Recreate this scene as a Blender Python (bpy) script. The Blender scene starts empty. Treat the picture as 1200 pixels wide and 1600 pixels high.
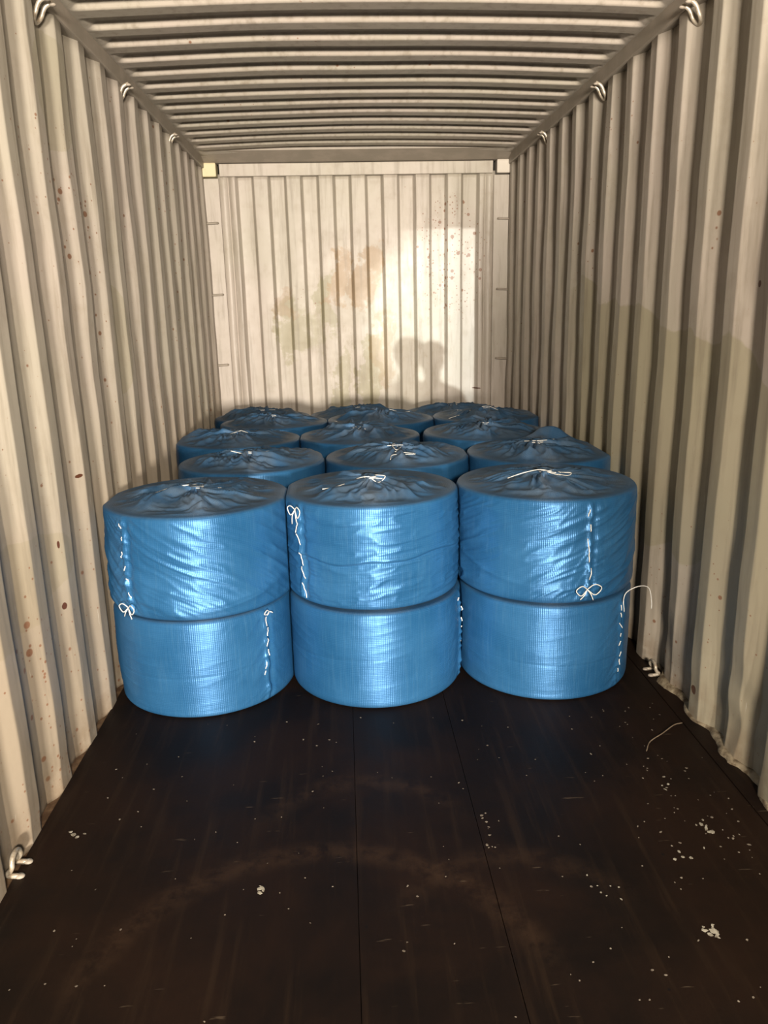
import bpy, bmesh, math, random
import numpy as np
from mathutils import Matrix, Vector

S = bpy.context.scene
C = S.collection
random.seed(7)
rng = np.random.default_rng(7)

# ------------------------------------------------------------------ camera
YAW, PITCH, ROLL = -4.81526555e-02, -2.60476948e-01, 2.22572683e-02
Rz, Rx, Ry = Matrix.Rotation(YAW, 3, 'Z'), Matrix.Rotation(PITCH, 3, 'X'), Matrix.Rotation(ROLL, 3, 'Y')
RM = Rz @ Rx @ Ry
cam_d = bpy.data.cameras.new('camera')
cam = bpy.data.objects.new('camera', cam_d)
C.objects.link(cam)
M3 = Matrix((RM.col[0], RM.col[2], -RM.col[1])).transposed()
cam.matrix_world = Matrix.Translation((-0.1598, 0.0, 1.5673)) @ M3.to_4x4()
cam_d.sensor_width = 36
cam_d.lens = 1190.5 / 1600 * 36
cam_d.clip_start = 0.02
S.camera = cam

# ------------------------------------------------------------------ world, lights, exposure
w = bpy.data.worlds.new('night_sky')
S.world = w
w.use_nodes = True
w.node_tree.nodes['Background'].inputs[0].default_value = (1.0, 0.88, 0.74, 1)
w.node_tree.nodes['Background'].inputs[1].default_value = 0.012
S.view_settings.view_transform = 'Standard'
S.view_settings.look = 'None'
S.view_settings.gamma = 1
S.view_settings.use_curve_mapping = False
S.view_settings.exposure = -0.06


def area(name, loc, target, sx, sy, power, col):
    d = bpy.data.lights.new(name, 'AREA')
    d.shape = 'RECTANGLE'
    d.size, d.size_y = sx, sy
    d.energy = power
    d.color = col
    o = bpy.data.objects.new(name, d)
    C.objects.link(o)
    o.location = loc
    o.rotation_euler = (Vector(target) - Vector(loc)).to_track_quat('-Z', 'Y').to_euler()
    return o


def spot(name, loc, target, power, col, cone, blend, radius):
    d = bpy.data.lights.new(name, 'SPOT')
    d.energy = power
    d.color = col
    d.spot_size = cone
    d.spot_blend = blend
    d.shadow_soft_size = radius
    o = bpy.data.objects.new(name, d)
    C.objects.link(o)
    o.location = loc
    o.rotation_euler = (Vector(target) - Vector(loc)).to_track_quat('-Z', 'Y').to_euler()
    return o


# lamp just outside the open doors, an added unseen fill that lifts the end wall, and one far floodlight that throws the bright patch on the end wall
area('door_lamp', (0.25, -1.5, 2.05), (0.0, 6.0, 1.30), 0.40, 0.30, 350, (1.0, 0.87, 0.72))
area('added_fill_light', (0.25, -8.5, 1.25), (0.0, 6.0, 1.45), 1.0, 0.8, 3000, (1.0, 0.90, 0.78))
spot('far_floodlight', (2.62, -40.0, 4.75), (0.76, 6.26, 1.50), 100000, (0.93, 1.0, 0.96), math.radians(1.9), 0.35, 0.12)


# ------------------------------------------------------------------ node helpers
class NT:
    def __init__(s, name):
        s.m = bpy.data.materials.new(name)
        s.m.use_nodes = True
        s.t = s.m.node_tree
        s.b = s.t.nodes['Principled BSDF']

    def n(s, typ, **kw):
        x = s.t.nodes.new(typ)
        for k, v in kw.items():
            setattr(x, k, v)
        return x

    def put(s, sock, v):
        if v is None:
            return
        if hasattr(v, 'links'):
            s.t.links.new(v, sock)
        elif isinstance(v, (tuple, list)) and sock.type == 'RGBA':
            sock.default_value = (*v[:3], 1)
        else:
            sock.default_value = v

    def math(s, op, a, b=None, c=None, clamp=False):
        x = s.n('ShaderNodeMath', operation=op, use_clamp=clamp)
        for i, v in enumerate((a, b, c)):
            s.put(x.inputs[i], v)
        return x.outputs[0]

    def mix(s, f, a, b, mode='MIX'):
        x = s.n('ShaderNodeMix', data_type='RGBA', blend_type=mode)
        s.put(x.inputs[0], f)
        s.put(x.inputs[6], a)
        s.put(x.inputs[7], b)
        return x.outputs[2]

    def obj(s):
        return s.n('ShaderNodeTexCoord').outputs['Object']

    def uv(s):
        return s.n('ShaderNodeTexCoord').outputs['UV']

    def sep(s, v):
        x = s.n('ShaderNodeSeparateXYZ')
        s.put(x.inputs[0], v)
        return x.outputs

    def map(s, v, scale=(1, 1, 1), loc=(0, 0, 0), rot=(0, 0, 0)):
        x = s.n('ShaderNodeMapping')
        s.put(x.inputs[0], v)
        x.inputs['Scale'].default_value = scale
        x.inputs['Location'].default_value = loc
        x.inputs['Rotation'].default_value = rot
        return x.outputs[0]

    def noise(s, v, scale, detail=4, rough=0.55, dist=0.0):
        x = s.n('ShaderNodeTexNoise')
        s.put(x.inputs['Vector'], v)
        x.inputs['Scale'].default_value = scale
        x.inputs['Detail'].default_value = detail
        x.inputs['Roughness'].default_value = rough
        x.inputs['Distortion'].default_value = dist
        return x.outputs[0]

    def voro(s, v, scale, feature='F1'):
        x = s.n('ShaderNodeTexVoronoi', feature=feature)
        s.put(x.inputs['Vector'], v)
        x.inputs['Scale'].default_value = scale
        return x.outputs

    def step(s, v, lo, hi):
        x = s.n('ShaderNodeMapRange', interpolation_type='SMOOTHSTEP')
        s.put(x.inputs[0], v)
        s.put(x.inputs[1], lo)
        s.put(x.inputs[2], hi)
        return x.outputs[0]

    def blob(s, comps, axes):
        """soft elliptical mask: axes = [(index, centre, halfwidth), ...]"""
        acc = None
        for i, c, h in axes:
            d = s.math('DIVIDE', s.math('SUBTRACT', comps[i], c), h)
            d = s.math('MULTIPLY', d, d)
            acc = d if acc is None else s.math('ADD', acc, d)
        return s.step(acc, 1.25, 0.35)

    def bump(s, h, strength, dist, normal=None):
        x = s.n('ShaderNodeBump')
        s.put(x.inputs['Height'], h)
        x.inputs['Strength'].default_value = strength
        x.inputs['Distance'].default_value = dist
        if normal is not None:
            s.put(x.inputs['Normal'], normal)
        return x.outputs[0]

    def out(s, col, rough=0.5, normal=None, spec=None, metal=None):
        s.put(s.b.inputs['Base Color'], col)
        s.put(s.b.inputs['Roughness'], rough)
        if normal is not None:
            s.put(s.b.inputs['Normal'], normal)
        if spec is not None:
            s.put(s.b.inputs['Specular IOR Level'], spec)
        if metal is not None:
            s.put(s.b.inputs['Metallic'], metal)
        return s.m


CREAM = (0.330, 0.300, 0.245)
PINK = (0.350, 0.307, 0.264)
OLIVE = (0.242, 0.22, 0.140)
RUST = (0.16, 0.07, 0.035)
DIRT = (0.15, 0.125, 0.09)


def paint(name, kind):
    k = NT(name)
    P = k.obj()
    x, y, z = k.sep(P)
    n1 = k.noise(P, 1.3, 5)
    n2 = k.noise(P, 9, 6, 0.65)
    n3 = k.noise(P, 34, 5, 0.7)
    streak = k.noise(k.map(P, (9, 9, 0.7)), 3.0, 5, 0.6)
    col = k.mix(k.step(n1, 0.35, 0.65), CREAM, PINK)
    comps = (x, y, z)
    if kind == 'right':
        # old olive paint below a ragged repaint line
        block = k.noise(k.map(P, (0, 3.64, 0)), 1.0, 0)
        line = k.math('ADD', k.math('MULTIPLY_ADD', y, 0.16, 0.80), k.math('MULTIPLY', block, 0.25))
        line = k.math('ADD', line, k.math('MULTIPLY', k.noise(P, 6, 3), 0.12))
        d = k.math('SUBTRACT', line, z)
        f = k.math('MULTIPLY', k.step(d, -0.006, 0.006), k.step(y, 4.6, 4.3))
        col = k.mix(k.math('MULTIPLY', f, 0.68), col, OLIVE)
        lo = k.math('ADD', 0.42, k.math('MULTIPLY', k.noise(k.map(P, (0, 3.6, 0)), 1.0, 0), 0.3))
        f2 = k.math('MULTIPLY', k.step(k.math('SUBTRACT', lo, z), -0.006, 0.006), k.math('MULTIPLY', k.step(y, 2.68, 2.70), k.step(y, 3.5, 3.4)))
        col = k.mix(k.math('MULTIPLY', f2, 0.6), col, PINK)
    if kind == 'left':
        for (cy, cz, hy, hz) in ((3.62, 1.45, 0.16, 0.28), (2.25, 0.75, 0.5, 0.16), (3.1, 2.35, 0.22, 0.22)):
            m = k.blob(comps, [(1, cy, hy), (2, cz, hz)])
            m = k.step(k.math('ADD', m, k.math('MULTIPLY', k.math('SUBTRACT', n2, 0.5), 0.7)), 0.48, 0.53)
            col = k.mix(k.math('MULTIPLY', m, 0.38), col, OLIVE)
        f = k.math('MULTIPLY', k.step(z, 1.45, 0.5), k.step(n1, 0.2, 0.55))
        col = k.mix(k.math('MULTIPLY', f, 0.62), col, (0.21, 0.165, 0.105))  # dimmer light low on this wall, painted into the colour as brown
    if kind == 'end':
        wob = k.math('SUBTRACT', k.noise(P, 4.5, 4, 0.6), 0.5)
        comps = (k.math('MULTIPLY_ADD', wob, 0.55, x), y, k.math('MULTIPLY_ADD', k.math('SUBTRACT', k.noise(k.map(P, loc=(9, 3, 5)), 4.5, 4, 0.6), 0.5), 0.7, z))
        for (cx, cz, hx, hz, c, a) in ((-0.52, 1.42, 0.20, 0.32, OLIVE, 0.8), (-0.30, 1.58, 0.10, 0.26, OLIVE, 0.85),
                                       (0.06, 1.05, 0.10, 0.42, OLIVE, 0.85), (-0.18, 0.98, 0.10, 0.42, OLIVE, 0.8),
                                       (-0.62, 1.6, 0.08, 0.16, (0.24, 0.15, 0.08), 0.4),
                                       (-0.17, 1.78, 0.12, 0.26, (0.26, 0.165, 0.075), 0.62),
                                       (0.05, 1.84, 0.13, 0.26, (0.25, 0.155, 0.07), 0.6),
                                       (0.18, 1.25, 0.14, 0.35, (0.24, 0.16, 0.08), 0.5)):
            m = k.blob(comps, [(0, cx, hx), (2, cz, hz)])
            m = k.math('MULTIPLY', k.step(m, 0.0, 0.9), k.step(k.math('ADD', k.math('MULTIPLY', m, 0.35), k.math('MULTIPLY_ADD', n2, 0.8, k.math('MULTIPLY', n3, 0.5))), 0.72, 0.98))
            col = k.mix(k.math('MULTIPLY', m, a), col, c)
        comps = (x, y, z)
        smear = k.step(k.noise(k.map(P, (14, 1, 5)), 2.0, 6, 0.7), 0.52, 0.70)
        smear = k.math('MULTIPLY', smear, k.blob(comps, [(0, 0.15, 0.75), (2, 1.45, 0.75)]))
        col = k.mix(k.math('MULTIPLY', smear, 0.45), col, (0.22, 0.175, 0.11))
    # dirt and grease rubbed along the ridges, rust spots and chips
    col = k.mix(k.math('MULTIPLY', k.step(streak, 0.46, 0.76), 0.52), col, DIRT)
    col = k.mix(k.math('MULTIPLY', k.step(n2, 0.50, 0.80), 0.30), col, (0.20, 0.165, 0.11))
    sp = k.voro(P, 22)
    dens = k.noise(P, 1.1, 2)
    if kind == 'left':
        dens = k.math('MULTIPLY', dens, 1.22)
    if kind == 'end':
        dens = k.math('MAXIMUM', k.math('MULTIPLY', dens, 0.85),
                      k.math('MULTIPLY', k.blob(comps, [(0, 0.72, 0.36), (2, 1.95, 0.62)]), 0.9))
    rad = k.math('MULTIPLY', k.step(k.math('ADD', k.math('MULTIPLY', k.sep(sp['Color'])[0], 0.5), k.math('MULTIPLY', dens, 0.55)), 0.62, 1.0), 0.36)
    spot_f = k.step(k.math('SUBTRACT', rad, k.math('ADD', sp['Distance'], k.math('MULTIPLY', n2, 0.10))), -0.05, 0.04)
    col = k.mix(k.math('MULTIPLY', spot_f, 0.85), col, RUST)
    sp2 = k.voro(P, 55)
    rad2 = k.math('MULTIPLY', k.step(k.math('ADD', k.math('MULTIPLY', k.sep(sp2['Color'])[0], 0.5), k.math('MULTIPLY', dens, 0.55)), 0.66, 1.0), 0.34)
    spot_f2 = k.step(k.math('SUBTRACT', rad2, sp2['Distance']), -0.05, 0.05)
    col = k.mix(k.math('MULTIPLY', spot_f2, 0.8), col, RUST)
    chips = {'left': ((2.860, 0.985, 0.020, 0.008), (2.580, 0.575, 0.012, 0.014), (2.590, 0.80, 0.006, 0.016)),
             'right': ((2.5, 1.62, 0.010, 0.012), (2.62, 0.11, 0.02, 0.02)), 'end': ((0.93, 0.92, 0.04, 0.006),)}.get(kind, ())
    for (cy, cz, hy, hz) in chips:
        m = k.blob(comps, [(0 if kind == 'end' else 1, cy, hy), (2, cz, hz)])
        m = k.step(k.math('ADD', m, k.math('MULTIPLY', k.math('SUBTRACT', n3, 0.5), 1.8)), 0.45, 0.6)
        col = k.mix(m, col, (0.07, 0.025, 0.012))
    sc = k.noise(k.map(P, (30, 30, 2.2), rot=(0.15, 0.1, 0)), 2.2, 3, 0.6)
    col = k.mix(k.math('MULTIPLY', k.step(sc, 0.70, 0.76), 0.5), col, (0.50, 0.47, 0.41))
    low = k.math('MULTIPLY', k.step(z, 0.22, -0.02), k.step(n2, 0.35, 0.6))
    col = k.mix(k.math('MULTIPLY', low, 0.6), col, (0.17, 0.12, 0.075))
    nb = k.bump(k.noise(P, 5, 4), 0.25, 0.01)
    nb = k.bump(n2, 0.12, 0.004, nb)
    return k.out(col, k.math('MULTIPLY_ADD', n2, 0.25, 0.36), nb, 0.4)


def simple(name, col, col2, scale, rough, spec=0.4, bump=0.15, metal=None, thr=(0.4, 0.65)):
    k = NT(name)
    P = k.obj()
    n = k.noise(P, scale, 6, 0.65)
    c = k.mix(k.step(n, *thr), col, col2)
    return k.out(c, k.math('MULTIPLY_ADD', n, 0.2, rough - 0.1), k.bump(n, bump, 0.004), spec, metal)


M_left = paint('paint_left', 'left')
M_right = paint('paint_right', 'right')
M_end = paint('paint_end', 'end')
M_roof = paint('paint_roof', 'roof')
M_rail = simple('rail_paint', (0.23, 0.20, 0.16), (0.28, 0.24, 0.195), 6, 0.5)
M_cast = simple('casting_yellow', (0.50, 0.44, 0.27), (0.27, 0.20, 0.08), 16, 0.5, thr=(0.60, 0.72))
M_castw = simple('casting_white', (0.46, 0.42, 0.36), (0.30, 0.25, 0.18), 12, 0.5, thr=(0.60, 0.72))
M_ring = simple('worn_steel_ring', (0.42, 0.38, 0.31), (0.25, 0.20, 0.14), 40, 0.35, 0.6, 0.1, 0.35)
M_rust = simple('rusty_rail', (0.075, 0.042, 0.022), (0.16, 0.10, 0.055), 14, 0.8, 0.25, 0.4)
M_dark = simple('black_joint', (0.012, 0.010, 0.008), (0.03, 0.022, 0.016), 10, 0.8, 0.2)
M_bead = simple('dusty_sealant', (0.24, 0.20, 0.135), (0.07, 0.05, 0.03), 18, 0.85, 0.2, 0.5)
M_string = simple('white_string', (0.62, 0.62, 0.59), (0.48, 0.48, 0.45), 60, 0.6, 0.3, 0.1)
M_flake = simple('pale_flake', (0.22, 0.19, 0.15), (0.08, 0.065, 0.05), 50, 0.8, 0.2)
M_pflake = simple('cream_flake', (0.34, 0.32, 0.26), (0.14, 0.12, 0.09), 50, 0.7, 0.2)
M_straw = simple('straw', (0.15, 0.115, 0.08), (0.10, 0.07, 0.045), 50, 0.7, 0.2)


def floor_mat():
    k = NT('worn_plywood')
    P = k.obj()
    x, y, z = k.sep(P)
    comps = (x, y, z)
    n1 = k.noise(P, 1.6, 5, 0.6, 0.3)
    n2 = k.noise(P, 14, 6, 0.7)
    grain = k.noise(k.map(P, (26, 1.6, 1)), 1.0, 4, 0.6)
    col = k.mix(k.step(n1, 0.35, 0.68), (0.0046, 0.0029, 0.0021), (0.0115, 0.0054, 0.0029))
    col = k.mix(k.math('MULTIPLY', k.step(grain, 0.50, 0.75), 0.5), col, (0.020, 0.0115, 0.0062))
    # scuffed brown arcs where loads were dragged
    for (cx, cy, r, wd, a) in ((-0.28, 1.35, 0.60, 0.07, 0.32), (-0.15, 1.95, 0.34, 0.07, 0.25), (0.25, 1.55, 0.34, 0.07, 0.2)):
        dx, dy = k.math('SUBTRACT', x, cx), k.math('SUBTRACT', y, cy)
        d = k.math('SQRT', k.math('ADD', k.math('MULTIPLY', dx, dx), k.math('MULTIPLY', dy, dy)))
        ring = k.step(k.math('ABSOLUTE', k.math('SUBTRACT', d, r)), wd, 0.0)
        ring = k.math('MULTIPLY', ring, k.step(dy, 0.05, 0.3))
        ring = k.math('MULTIPLY', ring, k.step(n2, 0.35, 0.62))
        col = k.mix(k.math('MULTIPLY', ring, a), col, (0.050, 0.028, 0.015))
    fine = k.step(k.noise(k.map(P, (5, 40, 1), rot=(0, 0, 0.7)), 1.4, 3), 0.69, 0.74)
    col = k.mix(k.math('MULTIPLY', fine, 0.35), col, (0.10, 0.075, 0.05))
    sp = k.voro(P, 9)
    f = k.step(sp['Distance'], 0.055, 0.03)
    f = k.math('MULTIPLY', f, k.step(k.sep(sp['Color'])[1], 0.6, 0.62))
    col = k.mix(f, col, (0.004, 0.003, 0.003))
    nb = k.bump(grain, 0.25, 0.004)
    nb = k.bump(n2, 0.3, 0.003, nb)
    return k.out(col, k.math('MULTIPLY_ADD', n1, 0.3, 0.42), nb, 0.12)


M_floor = floor_mat()


def wrap_mat():
    """blue woven polypropylene: UV in metres, 'dust' vertex attribute = grey dust lying on the upward faces"""
    k = NT('blue_woven_wrap')
    P = k.uv()
    O = k.obj()
    u, v, _ = k.sep(P)
    wv = k.n('ShaderNodeTexWave', wave_type='BANDS', bands_direction='X')
    k.put(wv.inputs['Vector'], P)
    wv.inputs['Scale'].default_value = 42
    wv.inputs['Distortion'].default_value = 0.6
    wv.inputs['Detail Scale'].default_value = 0.6
    wh = k.n('ShaderNodeTexWave', wave_type='BANDS', bands_direction='Y')
    k.put(wh.inputs['Vector'], P)
    wh.inputs['Scale'].default_value = 42
    wh.inputs['Distortion'].default_value = 0.6
    wh.inputs['Detail Scale'].default_value = 0.6
    weave = k.math('ADD', wv.outputs[1], wh.outputs[1])
    n1 = k.noise(P, 4.5, 4)
    fib = k.noise(k.map(P, (6, 60, 1)), 1.6, 3, 0.6)
    fiv = k.noise(k.map(P, (70, 3, 1)), 1.6, 3, 0.6)
    crk = k.noise(k.map(P, (14, 42, 1)), 1.0, 4, 0.6, 0.6)
    col = k.mix(k.step(n1, 0.30, 0.72), (0.014, 0.086, 0.210), (0.026, 0.118, 0.265))
    col = k.mix(k.math('MULTIPLY', k.step(weave, 0.7, 1.7), 0.22), col, (0.045, 0.165, 0.33))
    col = k.mix(k.math('MULTIPLY', k.step(fiv, 0.48, 0.72), 0.22), col, (0.065, 0.175, 0.31))
    at = k.n('ShaderNodeAttribute', attribute_name='dust')
    d = k.math('MULTIPLY', at.outputs['Fac'], k.math('MULTIPLY_ADD', k.step(k.noise(P, 7, 4), 0.3, 0.65), 0.45, 0.30))
    col = k.mix(d, col, (0.060, 0.082, 0.104))
    nb = k.bump(weave, 0.14, 0.0016)
    nb = k.bump(k.math('ADD', fib, k.math('MULTIPLY', fiv, 0.6)), 0.30, 0.003, nb)
    nb = k.bump(crk, 0.16, 0.005, nb)
    k.out(col, k.math('MULTIPLY_ADD', d, 0.35, 0.44), nb, 0.4)
    k.b.inputs['Anisotropic'].default_value = 0.75
    k.b.inputs['Anisotropic Rotation'].default_value = 0.25
    tg = k.n('ShaderNodeTangent', direction_type='UV_MAP')
    tg.uv_map = 'UVMap'
    k.put(k.b.inputs['Tangent'], tg.outputs[0])
    k.put(k.b.inputs['Metallic'], k.math('MULTIPLY_ADD', d, -0.35, 0.40))
    return k.m


M_wrap = wrap_mat()


# ------------------------------------------------------------------ mesh helpers
def link(name, me, mat, parent=None, smooth=True):
    me.name = name
    if mat:
        me.materials.append(mat)
    if smooth:
        me.polygons.foreach_set('use_smooth', [True] * len(me.polygons))
    o = bpy.data.objects.new(name, me)
    C.objects.link(o)
    if parent:
        o.parent = parent
    return o


def tag(o, label=None, cat=None, group=None, kind=None):
    for k_, v_ in (('label', label), ('category', cat), ('group', group), ('kind', kind)):
        if v_:
            o[k_] = v_
    return o


def empty(name, loc):
    o = bpy.data.objects.new(name, None)
    o.empty_display_size = 0.05
    C.objects.link(o)
    o.location = loc
    return o


def grid_mesh(P, closed_u=False):
    """P: (nv, nu, 3) array"""
    nv, nu = P.shape[:2]
    idx = np.arange(nv * nu).reshape(nv, nu)
    if closed_u:
        a, b = idx[:-1, :], np.roll(idx, -1, 1)[:-1, :]
        c, d = np.roll(idx, -1, 1)[1:, :], idx[1:, :]
    else:
        a, b, c, d = idx[:-1, :-1], idx[:-1, 1:], idx[1:, 1:], idx[1:, :-1]
    F = np.stack([a, b, c, d], -1).reshape(-1, 4)
    me = bpy.data.meshes.new('m')
    me.from_pydata(P.reshape(-1, 3).tolist(), [], F.tolist())
    return me


def solid(o, th, off=-1):
    m = o.modifiers.new('thickness', 'SOLIDIFY')
    m.thickness = th
    m.offset = off
    return o


def box_bm(bm, x0, x1, y0, y1, z0, z1, bev=0.0):
    b = bmesh.new()
    bmesh.ops.create_cube(b, size=1)
    for v in b.verts:
        v.co = Vector(((x0 + x1) / 2 + v.co.x * (x1 - x0), (y0 + y1) / 2 + v.co.y * (y1 - y0), (z0 + z1) / 2 + v.co.z * (z1 - z0)))
    if bev:
        bmesh.ops.bevel(b, geom=b.edges[:], offset=bev, segments=2, affect='EDGES', profile=0.6)
    t = bpy.data.meshes.new('t')
    b.to_mesh(t)
    b.free()
    bm.from_mesh(t)
    bpy.data.meshes.remove(t)


def box(name, ext, mat, parent=None, bev=0.003, smooth=False):
    bm = bmesh.new()
    box_bm(bm, *ext, bev)
    me = bpy.data.meshes.new(name)
    bm.to_mesh(me)
    bm.free()
    return link(name, me, mat, parent, smooth)


def tube_data(pts, r, seg=6, taper=False):
    pts = np.asarray(pts, float)
    n = len(pts)
    T = np.gradient(pts, axis=0)
    T /= np.linalg.norm(T, axis=1)[:, None] + 1e-9
    up = np.array([0.31, 0.17, 0.93])
    V, F = [], []
    N = np.cross(T[0], up)
    N /= np.linalg.norm(N)
    for i in range(n):
        N = N - T[i] * (N @ T[i])
        N /= np.linalg.norm(N) + 1e-9
        B = np.cross(T[i], N)
        rr = r * (0.45 if taper and i in (0, n - 1) else 1)
        for k_ in range(seg):
            a = 2 * math.pi * k_ / seg
            V.append(pts[i] + rr * (math.cos(a) * N + math.sin(a) * B))
    for i in range(n - 1):
        for k_ in range(seg):
            F.append((i * seg + k_, i * seg + (k_ + 1) % seg, (i + 1) * seg + (k_ + 1) % seg, (i + 1) * seg + k_))
    F.append(tuple(range(seg - 1, -1, -1)))
    F.append(tuple((n - 1) * seg + k_ for k_ in range(seg)))
    return V, F


def spline(ctrl, n):
    c = np.asarray(ctrl, float)
    c = np.vstack([2 * c[0] - c[1], c, 2 * c[-1] - c[-2]])
    out = []
    for t in np.linspace(0, len(c) - 3 - 1e-6, n):
        i = int(t)
        f = t - i
        p0, p1, p2, p3 = c[i:i + 4]
        out.append(0.5 * ((2 * p1) + (-p0 + p2) * f + (2 * p0 - 5 * p1 + 4 * p2 - p3) * f * f + (-p0 + 3 * p1 - 3 * p2 + p3) * f ** 3))
    return np.array(out)


def tubes(name, lines, r, mat, parent=None, seg=6, taper=False):
    V, F = [], []
    for ln in lines:
        v, f = tube_data(ln, r, seg, taper)
        o_ = len(V)
        V += [tuple(q) for q in v]
        F += [tuple(i + o_ for i in q) for q in f]
    me = bpy.data.meshes.new(name)
    me.from_pydata(V, [], F)
    return link(name, me, mat, parent)


def lattice(seed, shape=(97, 97)):
    return np.random.default_rng(seed).random(shape)


def vnoise(u, v, L):
    n, m = L.shape
    iu, iv = np.floor(u).astype(int), np.floor(v).astype(int)
    fu, fv = u - iu, v - iv
    fu, fv = fu * fu * (3 - 2 * fu), fv * fv * (3 - 2 * fv)
    a, b = L[iu % n, iv % m], L[(iu + 1) % n, iv % m]
    c, d = L[iu % n, (iv + 1) % m], L[(iu + 1) % n, (iv + 1) % m]
    return (a * (1 - fu) + b * fu) * (1 - fv) + (c * (1 - fu) + d * fu) * fv


def sstep(x, a, b):
    t = np.clip((x - a) / (b - a), 0, 1)
    return t * t * (3 - 2 * t)


# ------------------------------------------------------------------ setting: corrugated container
Y0, YE = 0.12, 6.262
XI = 1.163                      # inner face of the side wall ridges
PITCH_W, DEPTH = 0.2748, 0.036


def corrugation(y, c0):
    """0 on the inner flat, 1 on the outer flat"""
    t = ((y - c0) / PITCH_W) % 1.0
    a, b, c = 0.255, 0.49, 0.745
    d = np.where(t < a, 0, np.where(t < b, (t - a) / (b - a), np.where(t < c, 1.0, 1 - (t - c) / (1 - c))))
    return d


def smooth_profile(y, c0, rad=0.0022):
    acc = 0
    for k_ in (-1, -0.5, 0, 0.5, 1):
        acc = acc + corrugation(y + k_ * rad, c0)
    return acc / 5


def side_wall(name, sgn, c0, mat, dents):
    per = np.sort(np.array([q + e for q in (0.001, .255, .49, .745) for e in (-.024, -.010, 0, .010, .024)] + [.08, .16, .33, .41, .57, .66, .83, .91])) % 1.0 * PITCH_W
    per = np.sort(per)
    ys = []
    k_ = math.floor((Y0 - c0) / PITCH_W)
    while c0 + k_ * PITCH_W < YE:
        ys += list(c0 + k_ * PITCH_W + per)
        k_ += 1
    ys = np.array([q for q in ys if Y0 <= q <= YE - 0.003] + [YE])
    zs = np.concatenate([np.linspace(-0.02, 0.5, 27), np.linspace(0.55, 2.618, 36)])
    Yg, Zg = np.meshgrid(ys, zs)
    L = lattice(11 if sgn < 0 else 12)
    prof = smooth_profile(Yg, c0)
    off = prof * DEPTH
    wob = (vnoise(Yg * 3.5 + 9, Zg * 2.3 + 4, L) - 0.5) * 0.010 + (vnoise(Yg * 11, Zg * 6, L) - 0.5) * 0.005
    off = off + wob
    yy = Yg + (vnoise(Yg * 2.2 + 31, Zg * 2.1, L) - 0.5) * 0.010
    for (cy, cz, ry, rz, amp) in dents:
        g = np.exp(-((Yg - cy) / ry) ** 2 - ((Zg - cz) / rz) ** 2)
        off = off + g * amp * (0.6 + 0.8 * vnoise(Yg * 22, Zg * 9, L))
        yy = yy + g * 0.035 * (vnoise(Yg * 9 + 3, Zg * 8, L) - 0.35)
    X = sgn * (XI + off)
    P = np.stack([X, yy, Zg], -1)
    if sgn < 0:
        P = P[:, ::-1]
    o = link(name, grid_mesh(P), mat)
    solid(o, 0.004, -1)
    return tag(o, kind='structure')


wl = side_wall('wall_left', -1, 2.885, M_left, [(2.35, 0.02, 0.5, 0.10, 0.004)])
wr = side_wall('wall_right', 1, 3.130, M_right, [(2.95, 0.10, 0.12, 0.26, 0.022), (2.72, 0.16, 0.10, 0.2, -0.012), (2.30, 0.16, 0.12, 0.2, 0.02), (2.05, 0.1, 0.2, 0.2, -0.01)])

# end wall panel: pressed flats, alternately proud and set back
xs = [-1.045]
zz = [0.004]
edges = [-0.985 + 0.0] + [-0.925 + i * 0.1234 for i in range(16)] + [0.985]
xs, dp = [-1.06, -0.991, -0.9895, -0.984, -0.9825], [0.0, 0.0, 0.012, 0.012, 0.0]
state = 0
for e in edges[1:-1]:
    h = 0.0100
    for q, t in ((-1.5, 0.0), (-1.1, 0.01), (-0.8, 0.12), (-0.4, 0.32), (0.4, 0.68), (0.8, 0.88), (1.1, 0.99), (1.5, 1.0)):
        v = t if state == 0 else 1 - t
        xs.append(e + q * h)
        dp.append(v * 0.042)
    state = 1 - state
    xs.append(e + 0.06)
    dp.append(0.042 if state else 0.0)
if state:
    xs[-1], dp[-1] = 0.965, 0.0
xs[-1] = 0.96
xs += [0.976, 0.978, 0.983, 0.985, 1.055]
dp += [0.0, 0.008, 0.008, 0.0, 0.0]
xs, dp = np.array(xs), np.array(dp)
zs = np.linspace(-0.02, 2.575, 60)
Xg, Zg = np.meshgrid(xs, zs)
D = np.tile(dp, (len(zs), 1))
L = lattice(21)
D = D + (vnoise(Xg * 2.5 + 7, Zg * 2.2, L) - 0.5) * 0.010
Xg = Xg + (vnoise(Xg * 1.1 + 3, Zg * 1.6, L) - 0.5) * 0.006
o = link('wall_back', grid_mesh(np.stack([Xg, YE + 0.012 + D, Zg], -1)), M_end)
solid(o, 0.004, -1)
tag(o, kind='structure')

# corner posts with the little lashing bars welded to them
for nm, s, x0, x1 in (('trim_1', -1, -1.215, -1.052), ('trim_2', 1, 1.044, 1.215)):
    post = tag(box(nm, (x0, x1, YE - 0.006, YE + 0.10, -0.02, 2.545), M_end, None, 0.006), kind='structure')
    for zb in (2.222, 1.697, 1.158):
        xa, xb = s * 1.168, s * 1.082
        pts = spline([(xa, YE - 0.004, zb), (xa, YE - 0.028, zb), ((xa + xb) / 2, YE - 0.032, zb + 0.002), (xb, YE - 0.028, zb + 0.004), (xb, YE - 0.004, zb + 0.004)], 14)
        tubes('lashing_bar', [pts], 0.0085, M_rail, post, 8)

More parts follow.
